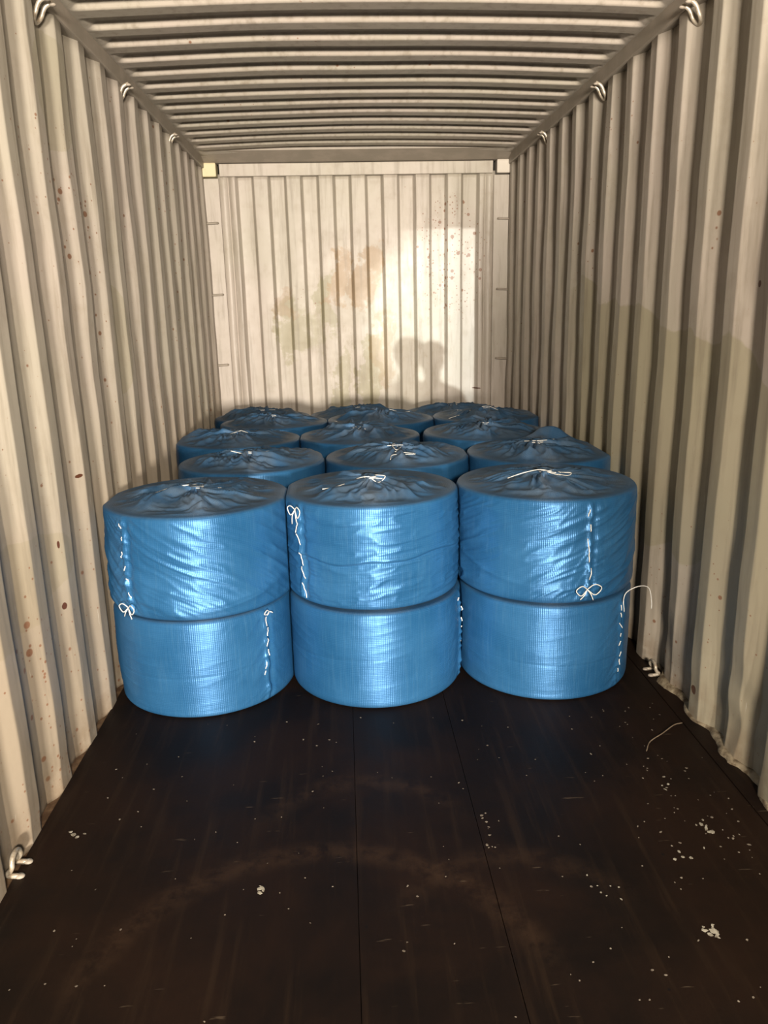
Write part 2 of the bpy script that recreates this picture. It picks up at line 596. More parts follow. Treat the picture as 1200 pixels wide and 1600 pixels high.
# header beam, gusset plates and corner castings
tag(box('trim_3', (-1.043, 1.036, YE - 0.012, YE + 0.10, 2.556, 2.645), M_end, None, 0.006), kind='structure')
V = [(x_, y_, z_) for x_ in (-1.16, 1.16) for (y_, z_) in ((YE - 0.008, 2.650), (YE + 0.06, 2.650), (YE + 0.06, 2.716), (YE - 0.20, 2.716), (YE - 0.20, 2.700))]
me = bpy.data.meshes.new('trim_4')
me.from_pydata(V, [], [(0, 1, 2, 3, 4), (9, 8, 7, 6, 5)] + [(q, 5 + q, 5 + (q + 1) % 5, (q + 1) % 5) for q in range(5)])
tag(link('trim_4', me, M_rail, None, False), kind='structure')


def casting(name, x0, x1, mat):
    bm = bmesh.new()
    box_bm(bm, x0, x1, YE - 0.03, YE + 0.10, 2.553, 2.652, 0.012)
    me = bpy.data.meshes.new(name)
    bm.to_mesh(me)
    bm.free()
    return tag(link(name, me, mat, None, False), kind='structure')


casting('trim_5', -1.175, -1.064, M_cast)
casting('trim_6', 1.062, 1.172, M_castw)

# top rails
for nm, s in (('trim_7', -1), ('trim_8', 1)):
    a, b = sorted((s * 1.150, s * 1.225))
    tag(box(nm, (a, b, Y0, YE - 0.03, 2.612, 2.692), M_rail, None, 0.008), kind='structure')

# door frame at the entrance: its header and right jamb cut the floodlight beam
tag(box('trim_9', (-1.225, 1.225, 0.0, 0.12, 2.522, 2.72), M_rail, None, 0.004), kind='structure')
tag(box('trim_10', (1.146, 1.225, 0.0, 0.12, -0.075, 2.522), M_rail, None, 0.004), kind='structure')
tag(box('trim_11', (-1.225, -1.146, 0.0, 0.12, -0.075, 2.522), M_rail, None, 0.004), kind='structure')

# roof: pressed corrugations that die out before the rails, slightly cambered
RP, RC = 0.2128, 3.965
per = np.array([.03, .06, .14, .24, .31, .34, .37, .40, .44, .48, .51, .54, .62, .72, .81, .84, .875, .90, .93, .96, .985]) * RP
ys = []
k_ = math.floor((Y0 - RC) / RP)
while RC + k_ * RP < YE - 0.1:
    ys += list(RC + k_ * RP + per)
    k_ += 1
ys = np.array([q for q in ys if Y0 <= q <= YE - 0.21] + [YE - 0.17, YE - 0.03])
xs = np.concatenate([[-1.21, -1.16], np.linspace(-1.145, -1.05, 9), np.linspace(-1.0, 1.0, 24), np.linspace(1.05, 1.145, 9), [1.16, 1.21]])
Xg, Yg = np.meshgrid(xs, ys)
t = ((Yg - RC) / RP) % 1.0
# lower flat, rise away from the door, upper flat, drop that faces the door
d = np.where(t < .37, 0, np.where(t < .48, (t - .37) / .11, np.where(t < .875, 1.0, 1 - (t - .875) / .11)))
d = np.clip(d, 0, 1)
d = np.where(Yg > YE - 0.2, 0, d)
tp = sstep(np.abs(Xg), 1.140, 1.095)
L = lattice(31)
Zg = 2.681 + d * 0.024 * tp + 0.026 * (1 - np.clip(np.abs(Xg) / 1.14, 0, 1) ** 2) + (vnoise(Xg * 2 + 5, Yg * 1.7, L) - 0.5) * 0.006
Yg = Yg + (vnoise(Xg * 1.5 + 5, Yg * 3, L) - 0.5) * 0.008
o = link('ceiling', grid_mesh(np.stack([Xg, Yg, Zg], -1)[::-1]), M_roof)
solid(o, 0.003, -1)
tag(o, kind='structure')

# floor: steel base with plywood sheets on it
fl = tag(box('floor', (-1.23, 1.23, Y0, YE + 0.1, -0.075, -0.030), M_dark, None, 0), kind='structure')
YS = (Y0, 0.80, 3.20, 5.60, YE - 0.01)
for xa, xb in ((-1.164, -0.1710), (-0.1695, 0.2092), (0.2108, 1.098)):
    for ya, yb in zip(YS[:-1], YS[1:]):
        box('plywood_panel', (xa, xb, ya + 0.001, yb - 0.001, -0.0298, 0.0), M_floor, fl, 0.0012)
# bottom rails seen in the pockets behind the boards, and the sunken strip at the right
tag(box('baseboard_left', (-1.23, -1.1665, Y0, YE, -0.0295, -0.012), M_rust, None, 0.003), kind='structure')
tag(box('baseboard_right', (1.107, 1.23, Y0, YE, -0.0295, -0.006), M_floor, None, 0.003), kind='structure')

# crusted sealant lip along the foot of the right wall
ys = np.linspace(1.2, 3.05, 160)
ang = np.linspace(0, math.pi / 2 + 0.25, 7)
L = lattice(41)
P = np.zeros((len(ys), len(ang), 3))
for i, y in enumerate(ys):
    pr = float(smooth_profile(np.array([y]), 3.130)[0])
    wd = 0.010 + 0.016 * vnoise(np.array([y * 11]), np.array([1.0]), L)[0] + 0.010 * vnoise(np.array([y * 37]), np.array([5.0]), L)[0]
    wd *= sstep(np.array([y]), 3.03, 2.9)[0] * 0.9 + 0.1
    ht = 0.008 + 0.014 * vnoise(np.array([y * 15]), np.array([9.0]), L)[0]
    for j, a in enumerate(ang):
        P[i, j] = (XI + pr * DEPTH * 0.9 + 0.004 - wd * math.cos(a), y, -0.008 + ht * math.sin(a))
o = link('sealant_bead', grid_mesh(P[:, ::-1]), M_bead)
o.parent = wr

# ------------------------------------------------------------------ lashing rings (bent steel rods)
def ring(label, x, y, z, s, up, w_=0.026, h_=0.066, r=0.0075, group=None):
    """U of bent rod: both ends welded to the rail, loop hanging down (or standing up at the floor)"""
    root = empty('lashing_ring', (x, y, z))
    tag(root, label, 'ring', group)
    k2 = -1 if up else 1
    a = np.linspace(0, math.pi, 11)
    arc = [(s * 0.012 + s * 0.018 * math.sin(q) * (0 if up else 1), -w_ * math.cos(q), -k2 * (h_ * 0.55 + h_ * 0.45 * math.sin(q))) for q in a]
    ctrl = [(-s * 0.030, -w_, 0.004 * k2)] + [(-s * 0.005, -w_, -k2 * h_ * 0.12)] + [(s * 0.006, -w_, -k2 * h_ * 0.35)] + arc + [(s * 0.006, w_, -k2 * h_ * 0.35), (-s * 0.005, w_, -k2 * h_ * 0.12), (-s * 0.030, w_, 0.004 * k2)]
    if up:
        ctrl = [(-q[0] * 1.0, q[1], q[2]) for q in ctrl]
        ctrl[0] = (-s * 0.034, -w_, 0.002)
        ctrl[-1] = (-s * 0.034, w_, 0.002)
    tubes('rod', [spline([(-q[0], q[1], q[2]) for q in ctrl], 46)], r, M_ring, root, 10)
    for q in (-w_, w_):
        bm = bmesh.new()
        bmesh.ops.create_icosphere(bm, subdivisions=2, radius=r * 1.45, matrix=Matrix.Translation((-ctrl[0][0] * 0.9, q, 0.003 * (-k2))) @ Matrix.Diagonal((1.3, 1.0, 0.6, 1)))
        me = bpy.data.meshes.new('weld')
        bm.to_mesh(me)
        bm.free()
        link('weld', me, M_rail, root)
    return root


RG = 'lashing rings under the top rails'
for nm, y in (('steel lashing ring under left top rail, nearest the door, cut by the picture top', 3.03), ('steel lashing ring under left top rail, second from the door', 4.055), ('steel lashing ring under left top rail, third from the door', 5.11)):
    ring(nm, -1.150, y, 2.612, 1, False, group=RG)
for nm, y in (('steel lashing ring under right top rail, nearest the door, largest in view', 3.075), ('steel lashing ring under right top rail, second from the door', 4.105), ('steel lashing ring under right top rail, third from the door', 5.17)):
    ring(nm, 1.150, y, 2.612, -1, False, group=RG)
ring('bent steel lashing ring standing at the foot of the left wall', -1.176, 1.945, 0.002, 1, True, 0.030, 0.060, 0.0080)
ring('bent steel lashing ring at the foot of right wall beside the rolls', 1.160, 2.985, 0.0, -1, True, 0.030, 0.055, 0.0075)

# ------------------------------------------------------------------ wrapped rolls
ROLL_H = 0.412
Z2 = 0.421


def radius_cut(cx, cy, th, r, neigh):
    """the soft roll is flattened where it presses on a neighbour or on the container: (radius, hard limit)"""
    lim = np.full_like(th, 9.0)

    def plane(h, ang):
        c = np.cos(th - ang)
        return np.where(c > 0.05, h / np.maximum(c, 0.05), 9.0)

    for (nx, ny, nr) in neigh:
        dx, dy = nx - cx, ny - cy
        d = math.hypot(dx, dy)
        if d < r + nr + 0.08:
            lim = np.minimum(lim, plane((d * d + r * r - nr * nr) / (2 * d) - 0.0022, math.atan2(dy, dx)))
    for s_ in (-1, 1):
        lim = np.minimum(lim, plane(XI - 0.011 - s_ * cx, 0 if s_ > 0 else math.pi))
    lim = np.minimum(lim, plane(YE - 0.016 - cy, math.pi / 2))
    return np.minimum(r, lim), lim


class Roll:
    pass


def roll_cover(seed, r, H, cx, cy, neigh, style, seam, nth, nside, ntop, pleat=1.0, tilt=(0, 0)):
    """one closed surface: base disc, side wall, rounded rim, pleated top gathered to a tuft"""
    L1, L2, L3, L4 = (lattice(seed * 7 + q) for q in range(4))
    th1 = np.linspace(0, 2 * math.pi, nth, endpoint=False) + math.pi / 2     # seam of the grid at the back
    cut, lim = radius_cut(cx, cy, th1, r, neigh)
    rc = 0.020
    prof = [(0.02, 0.012, 'b'), (0.6, 0.010, 'b'), (0.85, 0.001, 'b')]
    for a in np.linspace(0, math.pi / 2, 5):
        prof.append((1 - (rc / r) * (1 - math.sin(a)), rc * (1 - math.cos(a)), 's'))
    for z in np.linspace(rc, H - rc * 0.8, nside)[1:-1]:
        prof.append((1.0, z, 's'))
    for a in np.linspace(0, math.pi / 2, 7):
        prof.append((1 - (rc / r) * (1 - math.cos(a)), H - rc * 0.8 + rc * 0.8 * math.sin(a), 's' if a < 0.9 else 't'))
    r0 = 1 - rc / r
    for q in np.linspace(1, 0.085, ntop)[1:]:
        prof.append((r0 * q, H, 't'))
    for (q, dz) in ((0.074, 0.005), (0.070, 0.010), (0.088, 0.016), (0.120, 0.019)):
        prof.append((r0 * q, H + dz, 'k'))
    for (q, dz) in ((0.07, 0.014), (0.012, 0.008)):
        prof.append((r0 * q, H + dz, 'k2'))
    rho = np.array([q[0] for q in prof])[:, None]
    zz_ = np.array([q[1] for q in prof])[:, None]
    th = np.tile(th1, (len(prof), 1))
    RR = rho * cut[None, :]
    Z = np.tile(zz_, (1, nth)).astype(float)
    back = sstep(np.cos(th - math.pi / 2), 0.97, 0.75)
    U = th * r
    side = np.array([1.0 if q[2] == 's' else 0.0 for q in prof])[:, None]
    zin = np.clip(Z / H, 0, 1)
    ends = sstep(zin, 0.0, 0.08) * sstep(zin, 1.0, 0.90)

    def ridged(u, v, LL, p=2.0):
        n_ = vnoise(u, v, LL)
        return (1 - np.abs(2 * n_ - 1)) ** p

    dr = np.zeros_like(RR)
    A = style.get('amp', 0.004)
    if style['kind'] == 'horizontal':
        sh = Z + 0.10 * np.sin(U * 5 + seed) * 0.2 + 0.02 * vnoise(U * 6, Z * 6, L3)
        dr += A * (ridged(U * 5.5, sh * 34, L1) - 0.4) + 0.5 * A * (ridged(U * 13, sh * 62, L2) - 0.4)
        zc = H * 0.47 + 0.012 * np.sin(U * 7) + 0.006 * np.sin(U * 23)
        dr += -0.006 * np.exp(-((Z - zc) / 0.006) ** 2) + 0.006 * np.exp(-((Z - zc - 0.014) / 0.010) ** 2)
    elif style['kind'] == 'diagonal':
        sl = style['slope']
        sh = Z - sl * U + 0.05 * vnoise(U * 4, Z * 3, L3)
        m = 0.35 + 0.9 * vnoise(U * 3.1 + 2, Z * 5, L4)
        dr += A * m * (ridged(U * 2.6 + Z * 2, sh * 17, L1, 3) - 0.3) + 0.5 * A * (ridged(U * 9, sh * 44, L2) - 0.4)
        bow = Z - H * 0.22 - 0.10 * (np.cos(th - style.get('bow', -1.6)) - 1) * -1.2
        dr += A * 0.9 * ridged(U * 1.5, bow * 20 + 3, L2, 3) * sstep(zin, 0.5, 0.1)
    else:
        dr += A * (ridged(U * 4.5, Z * 26 + 0.6 * np.sin(U * 9), L1) - 0.4) + 0.5 * A * (vnoise(U * 16, Z * 30, L2) - 0.5)
        zc = H * style.get('crease', 0.42) + 0.010 * np.sin(U * 5 + seed)
        dr += -0.0025 * np.exp(-((Z - zc) / 0.006) ** 2) * vnoise(U * 3, Z * 2, L3)
    dr += (vnoise(U * 2.1, Z * 5, L3) - 0.5) * 0.010
    dr += style.get('bulge', 0.004) * np.sin(np.pi * zin)
    if seam is not None:
        sw = seam + 0.03 * (vnoise(Z * 16 + seed, Z * 0 + 2, L4) - 0.5)
        du = (th - (sw % (2 * math.pi)) + math.pi) % (2 * math.pi) - math.pi
        # sewn tuck: puckered lip with creases running out of it
        lip = np.exp(-((du * r) / 0.010) ** 2) * (0.0065 + 0.0085 * (vnoise(Z * 34, Z * 0 + 7, L2) - 0.3))
        valley = -0.0055 * np.exp(-((du * r - 0.022) / 0.012) ** 2)
        rad = np.exp(-np.abs(du * r) / 0.055) * 0.0075 * (ridged(du * 3 + 5, Z * 30 + np.abs(du) * style.get('fan', 9), L1, 2) - 0.45)
        dr += lip + valley + rad
    # rim crumple
    rim = np.exp(-((Z - H) / 0.03) ** 2)
    dr += rim * 0.005 * (vnoise(U * 14, Z * 10, L2) - 0.5)
    RR = RR + dr * side * ends * back + (dr * side * ends) * (1 - back) * 0
    # keep flattened faces off the neighbours
    RR = np.minimum(RR, lim[None, :])
    # ---- top pleats
    top = np.array([1.0 if q[2] in 't' else 0.0 for q in prof])[:, None]
    knot = np.array([1.0 if q[2] in ('k', 'k2') else 0.0 for q in prof])[:, None]
    q_ = np.clip(rho / r0, 0, 1)
    tt = 1 - q_
    tw = th + style.get('twist', 0.5) * tt ** 2 + 0.22 * (vnoise(th * 2, q_ * 5, L3) - 0.5)
    np1, np2 = style.get('pleats', 15), style.get('pleats', 15) * 2.3
    per1, per2 = int(np1), int(np2)

    def wrapn(t, n_, LL, row):
        t = (t / (2 * math.pi)) % 1.0 * n_
        i = np.floor(t).astype(int)
        f = t - i
        f = f * f * (3 - 2 * f)
        Lr = LL[row]
        return Lr[i % n_] * (1 - f) + Lr[(i + 1) % n_] * f

    f1 = (1 - np.abs(2 * wrapn(tw, per1, L1, 3) - 1)) ** 1.4
    f2 = (1 - np.abs(2 * wrapn(tw + 0.4 * tt, per2, L2, 5) - 1)) ** 1.3
    big = wrapn(tw, 6, L4, 8)
    xx, yy = q_ * np.cos(th) * r, q_ * np.sin(th) * r
    wx, wy = xx + 0.03 * vnoise(xx * 9 + 40, yy * 9 + 40, L3), yy + 0.03 * vnoise(xx * 9 + 70, yy * 9 + 10, L3)
    cr = ridged(wx * 7 + 30, wy * 11 + 30, L2, 2.2) + 0.6 * ridged(wx * 17 + 50, wy * 24 + 50, L1, 2.0)
    amp = sstep(tt, 0.02, 0.42) * (1 - 0.35 * tt) * (0.30 + 1.0 * big)
    hgt = pleat * (0.030 * f1 * amp + 0.015 * f2 * sstep(tt, 0.10, 0.5) + 0.012 * (cr - 0.5) * sstep(tt, 0.03, 0.22) * (1 - 0.5 * tt) * style.get('crumple', 1.0))
    dome = style.get('dome', 0.030) * tt ** 1.15 - 0.010 * np.exp(-((tt - 0.28) / 0.16) ** 2) * (1 - big) * min(pleat, 1)
    flap = style.get('flap')
    if flap:
        fa, fw, fh = flap
        dd = (th - fa + math.pi) % (2 * math.pi) - math.pi
        dome = dome + fh * np.exp(-(dd / fw) ** 2) * np.exp(-((tt - 0.12) / 0.13) ** 2)
    Z = Z + top * (hgt + dome)
    kz = style.get('dome', 0.030) + pleat * 0.012
    if pleat < 0.5:
        Z = np.where(knot > 0, H + 0.001, Z)
        kz = 0
    Z = Z + knot * (kz + min(pleat, 1) ** 2 * 0.006 * (wrapn(th, 9, L2, 1) - 0.5))
    RR = RR * (1 + knot * 0.35 * (wrapn(th, 11, L1, 9) - 0.5))
    Z = Z + (tilt[0] * RR * np.cos(th) + tilt[1] * RR * np.sin(th)) * sstep(zin, 0.5, 1.0)
    X, Y = RR * np.cos(th), RR * np.sin(th)
    P = np.stack([X, Y, Z], -1)
    me = grid_mesh(P, True)
    # caps for the two tiny end rings
    nv = len(prof)
    bm = bmesh.new()
    bm.from_mesh(me)
    bm.verts.ensure_lookup_table()
    bm.faces.new([bm.verts[i] for i in range(nth - 1, -1, -1)])
    bm.faces.new([bm.verts[(nv - 1) * nth + i] for i in range(nth)])
    uvl = bm.loops.layers.uv.new('UVMap')
    # arc length along the profile for v
    pr = np.array([(q[0] * r, q[1]) for q in prof])
    sv = np.concatenate([[0], np.cumsum(np.linalg.norm(np.diff(pr, axis=0), axis=1))])
    du_ = 2 * math.pi * r / nth
    for f in bm.faces:
        ids = [lp.vert.index for lp in f.loops]
        js = [i % nth for i in ids]
        wrap_ = max(js) - min(js) > nth / 2
        for lp, i, j in zip(f.loops, ids, js):
            jj = j + nth if (wrap_ and j < nth / 2) else j
            lp[uvl].uv = (jj * du_ + seed * 0.37, sv[i // nth] + seed * 0.13)
    bm.to_mesh(me)
    bm.free()
    dust = (top + knot) * (0.55 + 0.45 * sstep(tt, 0.0, 0.1)) * np.ones_like(RR)
    dust = dust + side * sstep(zin, 0.985, 1.0)
    at = me.attributes.new('dust', 'FLOAT', 'POINT')
    at.data.foreach_set('value', np.clip(dust, 0, 1).astype(np.float32).ravel())
    info = Roll()
    info.P, info.th, info.prof, info.nth = P, th1, prof, nth
    return me, info


def side_point(info, ang, z, out=0.003):
    """point on the wrapped surface at an angle and height"""
    P = info.P
    j = int(round(((ang - math.pi / 2) % (2 * math.pi)) / (2 * math.pi) * info.nth)) % info.nth
    rows = [i for i, q in enumerate(info.prof) if q[2] == 's']
    col = P[rows, j]
    zc = col[:, 2]
    i = int(np.argmin(np.abs(zc - z)))
    p = col[i].copy()
    rr = math.hypot(p[0], p[1])
    k3 = (rr + out) / rr
    return np.array([math.cos(ang) * rr * k3, math.sin(ang) * rr * k3, z])


def top_point(info, x, y, out=0.004):
    P = info.P
    rows = [i for i, q in enumerate(info.prof) if q[2] in ('t', 'k')]
    sub = P[rows].reshape(-1, 3)
    d = (sub[:, 0] - x) ** 2 + (sub[:, 1] - y) ** 2
    idx = np.argsort(d)[:6]
    return np.array([x, y, sub[idx, 2].max() + out])


def bow_lines(p, nrm, size, sd, hang=1.0, loops=2):
    """two loops and two loose ends of string"""
    rg = random.Random(sd)
    tx = np.array([-nrm[1], nrm[0], 0.0])
    up = np.array([0, 0, 1.0])
    lines = []
    for k4 in range(loops):
        sg = -1 if k4 == 0 else 1
        s1 = size * rg.uniform(0.8, 1.2)
        q = [p, p + tx * sg * s1 * 0.5 + up * 0.35 * s1 + nrm * 0.008, p + tx * sg * s1 + up * 0.05 * s1 + nrm * 0.010,
             p + tx * sg * s1 * 0.55 - up * 0.45 * s1 * hang + nrm * 0.008, p + nrm * 0.002]
        lines.append(spline(q, 16))
    for k4 in range(2):
        sg = -1 if k4 == 0 else 1
        q = [p, p + tx * sg * size * 0.25 - up * size * 0.4 * hang + nrm * 0.007, p + tx * sg * size * rg.uniform(0.2, 0.6) - up * size * rg.uniform(0.7, 1.1) * hang + nrm * 0.004]
        lines.append(spline(q, 8))
    return lines


def make_roll(cx, cy, z0, r, H, neigh, style, seed, label, group, res, seam=None, stitches=None, bow=None, strands=(), tie=True, loop=None, pleat=1.0, tilt=(0, 0)):
    root = empty('wrapped_roll', (cx, cy, z0))
    tag(root, label, 'roll', group)
    nth, nside, ntop = res
    me, info = roll_cover(seed, r, H, cx, cy, neigh, style, seam, nth, nside, ntop, pleat, tilt)
    link('cover', me, M_wrap, root)
    sr = 0.0020
    if tie:
        kz = info.P[[i for i, q in enumerate(info.prof) if q[2] == 'k'][1]][:, 2].mean()
        a = np.linspace(0, 2 * math.pi, 22)
        a = np.linspace(0, 4 * math.pi, 40)
        tubes('drawstring', [np.stack([0.026 * np.cos(a), 0.026 * np.sin(a), kz + 0.0035 * np.cos(a * 0.5 + 1)], -1)], sr, M_string, root, 6)
        for st in strands:
            q = []
            for (x, y, *dz) in st:
                t_ = top_point(info, x, y)
                if dz:
                    t_[2] += dz[0]
                q.append(t_)
            tubes('loose_string', [spline(q, 5 * len(q))], sr, M_string, root, 6)
    if stitches:
        for (a0, za, a1, zb) in stitches:
            tubes('stitch', [[side_point(info, a0 + (a1 - a0) * t_, za + (zb - za) * t_, 0.0025) for t_ in np.linspace(0, 1, 6)]], sr, M_string, root, 6)
    if bow:
        a, z, size, hang, loops = bow
        p = side_point(info, a, z, 0.006)
        nrm = np.array([math.cos(a), math.sin(a), 0.0])
        for q in bow_lines(p, nrm, size, seed, hang, loops):
            tubes('bow_string', [q], sr, M_string, root, 6)
    if loop:
        tubes('string_loop', [spline([side_point(info, a, z, o_) for (a, z, o_) in loop], 26)], sr, M_string, root, 6)
    return root


def dashes(a0, a1, z0, z1, n, seed, fill=0.55):
    rg = random.Random(seed)
    out = []
    for i in range(n):
        t0 = (i + rg.uniform(0.05, 0.25)) / n
        t1 = t0 + fill * rg.uniform(0.5, 1.1) / n
        f = lambda t_: (a0 + (a1 - a0) * t_ + rg.uniform(-0.02, 0.02), z0 + (z1 - z0) * t_)
        out.append((*f(t0), *f(min(t1, 1))))
    return out


deg = math.radians
# plan of the load: five rows of three, each row pushed sideways into the gaps of the one before
PLAN = {
    'L1': (-0.786, 3.135, 0.378), 'M1': (-0.062, 3.145, 0.366), 'R1': (0.682, 3.138, 0.374),
    'L2': (-0.640, 3.845, 0.366), 'M2': (0.100, 3.860, 0.366), 'R2': (0.830, 3.845, 0.366),
    'L3': (-0.796, 4.545, 0.366), 'M3': (-0.078, 4.555, 0.362), 'R3': (0.678, 4.540, 0.368),
    'L4': (-0.644, 5.230, 0.364), 'M4': (0.083, 5.235, 0.364), 'R4': (0.812, 5.230, 0.364),
    'L5': (-0.790, 5.885, 0.362), 'M5': (-0.067, 5.885, 0.362), 'R5': (0.668, 5.885, 0.362),
}
LOW = dict(PLAN)
LOW['L1'] = (-0.795, 3.136, 0.372)
LOW['M1'] = (-0.055, 3.142, 0.370)
LOW['R1'] = (0.690, 3.140, 0.370)


def neigh(plan, k5):
    return [v for q, v in plan.items() if q != k5]


HI = (400, 90, 34)
MID = (288, 22, 34)
G1, G2, G3, G4 = 'blue rolls in the front row, upper tier', 'blue rolls in the front row, lower tier', 'blue rolls on top behind the front row', 'blue rolls under the upper tier behind the front row'

# front row, lower tier
x, y, r = LOW['L1']
make_roll(x, y, 0.001, r, ROLL_H, neigh(LOW, 'L1'), dict(kind='plain', amp=0.0014, crease=0.45, dome=0.002), 3,
          'smooth blue wrapped roll on the floor beside the left wall, stitched on its right', G2, HI, deg(-42), dashes(deg(-39), deg(-44.5), 0.385, 0.10, 6, 2, 0.75),
          (deg(-38), 0.392, 0.040, 0.3, 1), tie=False, pleat=0.10)
x, y, r = LOW['M1']
make_roll(x, y, 0.001, r, ROLL_H, neigh(LOW, 'M1'), dict(kind='plain', amp=0.0014, crease=0.5, dome=0.002), 5,
          'smooth blue wrapped roll on the floor, middle of the lower front row', G2, HI, deg(-18), dashes(deg(-20), deg(-13), 0.38, 0.06, 7, 4), None, tie=False, pleat=0.10)
x, y, r = LOW['R1']
make_roll(x, y, 0.001, r, ROLL_H, neigh(LOW, 'R1'), dict(kind='plain', amp=0.0014, crease=0.4, dome=0.002), 8,
          'blue wrapped roll on the floor nearest the right wall, with a loose string loop', G2, HI, deg(-47.5), dashes(deg(-48.5), deg(-47), 0.385, 0.05, 8, 6),
          None, tie=False, pleat=0.10,
          loop=[(deg(-47), 0.345, 0.006), (deg(-46), 0.395, 0.008), (deg(-43), 0.425, 0.02), (deg(-38), 0.445, 0.055), (deg(-33), 0.43, 0.085), (deg(-31), 0.37, 0.09), (deg(-31), 0.335, 0.092)])

# front row, upper tier
x, y, r = PLAN['L1']
make_roll(x, y, Z2, r, ROLL_H, neigh(PLAN, 'L1'), dict(kind='diagonal', amp=0.0075, slope=-0.55, pleats=17, dome=0.016, twist=0.6, fan=12, bulge=0.006), 11,
          'blue wrapped front-row roll on top at left wall, string bow hanging low on its left', G1, HI, deg(-128), dashes(deg(-130), deg(-126.5), 0.385, 0.06, 6, 9, 0.45),
          (deg(-127), 0.045, 0.045, 1.0, 2),
          strands=[[(-0.17, -0.02), (-0.10, -0.035), (-0.03, -0.02)], [(0.0, -0.03), (0.05, -0.03), (0.10, -0.005)]])
x, y, r = PLAN['M1']
make_roll(x, y, Z2 + 0.004, r, ROLL_H + 0.008, neigh(PLAN, 'M1'), dict(kind='horizontal', amp=0.0058, pleats=16, dome=0.018, twist=-0.5, bulge=0.005), 13,
          'blue wrapped roll on top in the middle of the front row, crumpled in level folds', G1, HI, deg(-142), dashes(deg(-143.5), deg(-139.5), 0.36, 0.02, 5, 12, 0.95),
          (deg(-143.5), 0.385, 0.045, 1.3, 2),
          strands=[[(-0.20, -0.135), (-0.15, -0.10), (-0.11, -0.075)], [(-0.06, 0.0, 0.006), (-0.02, -0.035), (0.04, -0.035), (0.08, -0.03)], [(0.02, -0.03), (0.06, -0.045), (0.03, -0.05), (-0.01, -0.035)]])
x, y, r = PLAN['R1']
make_roll(x, y, Z2 + 0.006, r, ROLL_H + 0.010, neigh(PLAN, 'R1'), dict(kind='diagonal', amp=0.0085, slope=0.42, pleats=16, dome=0.018, twist=0.4, fan=14, bulge=0.006), 17,
          'blue wrapped front-row roll on top nearest right wall, slanting folds, round bow low on seam', G1, HI, deg(-77), dashes(deg(-79), deg(-76), 0.40, 0.10, 5, 15, 0.9),
          (deg(-78), 0.062, 0.052, 0.9, 2),
          strands=[[(-0.17, -0.04), (-0.10, -0.03), (-0.03, -0.035), (0.03, -0.03), (0.06, -0.01)], [(0.0, -0.03), (0.05, -0.05), (0.11, -0.02)], [(0.03, -0.03), (0.10, -0.035), (0.08, -0.06), (0.04, -0.04)]])

# rows behind, upper tier
REAR = {
    'L2': ('blue roll on top, second row beside the left wall, frayed gathers and short string', dict(pleats=19, twist=0.7, dome=0.018, flap=(0.3, 0.5, 0.030)), [[(-0.10, -0.03), (-0.04, -0.03)], [(0.03, -0.03), (0.09, -0.02)]]),
    'M2': ('blue roll on top, middle of second row, bright zigzag of string on its near side', dict(pleats=18, twist=-0.6, dome=0.024, flap=(0.6, 0.7, 0.022)), [[(-0.10, -0.02), (-0.02, -0.035), (0.07, -0.02)], [(-0.03, -0.04), (-0.01, -0.12), (0.02, -0.05)], [(-0.02, -0.14), (0.08, -0.17), (-0.03, -0.20), (-0.05, -0.26)]]),
    'R2': ('blue roll on top, second row at right wall, stiff fold standing up behind its knot', dict(pleats=17, twist=0.5, dome=0.018, flap=(1.1, 0.35, 0.075)), [[(-0.08, -0.03), (0.0, -0.03), (0.08, -0.01)], [(-0.06, -0.05), (0.04, -0.035)]]),
    'L3': ('blue roll on top, third row against the left wall, small white knot at centre', dict(pleats=18, twist=0.4, dome=0.016, flap=(2.6, 0.6, 0.035)), [[(-0.05, -0.03), (0.02, -0.03)], [(0.02, -0.03), (0.06, -0.05)]]),
    'M3': ('blue roll on top, middle of third row, thick white string lying across its knot', dict(pleats=17, twist=-0.7, dome=0.018), [[(-0.04, -0.03), (0.03, -0.04), (0.12, -0.05)]]),
    'R3': ('blue roll on top, third row towards the right wall, darkest dusty cover with short tie', dict(pleats=18, twist=0.6, dome=0.018), [[(-0.03, -0.03), (0.06, -0.03)]]),
    'L4': ('blue roll on top, fourth row from the door, nearer the left wall', dict(pleats=17, twist=0.5, dome=0.018), [[(0.0, -0.03), (0.06, -0.06)]]),
    'M4': ('blue roll on top, middle of the fourth row, string across its right half', dict(pleats=18, twist=-0.5, dome=0.020), [[(0.06, -0.03), (0.14, -0.02), (0.20, -0.03)], [(-0.32, -0.12), (-0.30, -0.15)]]),
    'R4': ('blue roll on top, fourth row at the right wall, long white string over its knot', dict(pleats=18, twist=0.6, dome=0.024), [[(-0.20, 0.0), (-0.10, -0.02), (0.0, -0.03), (0.10, -0.05)], [(-0.28, -0.17), (-0.20, -0.12)]]),
    'L5': ('blue roll on top in the left corner against the end wall', dict(pleats=18, twist=0.5, dome=0.024), [[(0.05, -0.01), (0.10, -0.04)]]),
    'M5': ('blue roll on top against the middle of the end wall', dict(pleats=18, twist=-0.4, dome=0.026), []),
    'R5': ('blue roll on top against the right half of the end wall', dict(pleats=18, twist=0.5, dome=0.022), [[(0.03, -0.01), (0.05, -0.05)]]),
}
for i, (k6, (lab, st, strd)) in enumerate(REAR.items()):
    x, y, r = PLAN[k6]
    st = dict(kind='plain', amp=0.004, bulge=0.004, **st)
    make_roll(x, y, (Z2 + 0.002 + 0.004 * (i % 3)) if k6[1] != '5' else 0.399, r, (ROLL_H + 0.004) if k6[1] != '5' else 0.392, neigh(PLAN, k6), st, 23 + i, lab, G3, MID, strands=strd, pleat=1.25,
              tilt=(0.0, 0.01 * ((i * 7) % 3 - 1)))
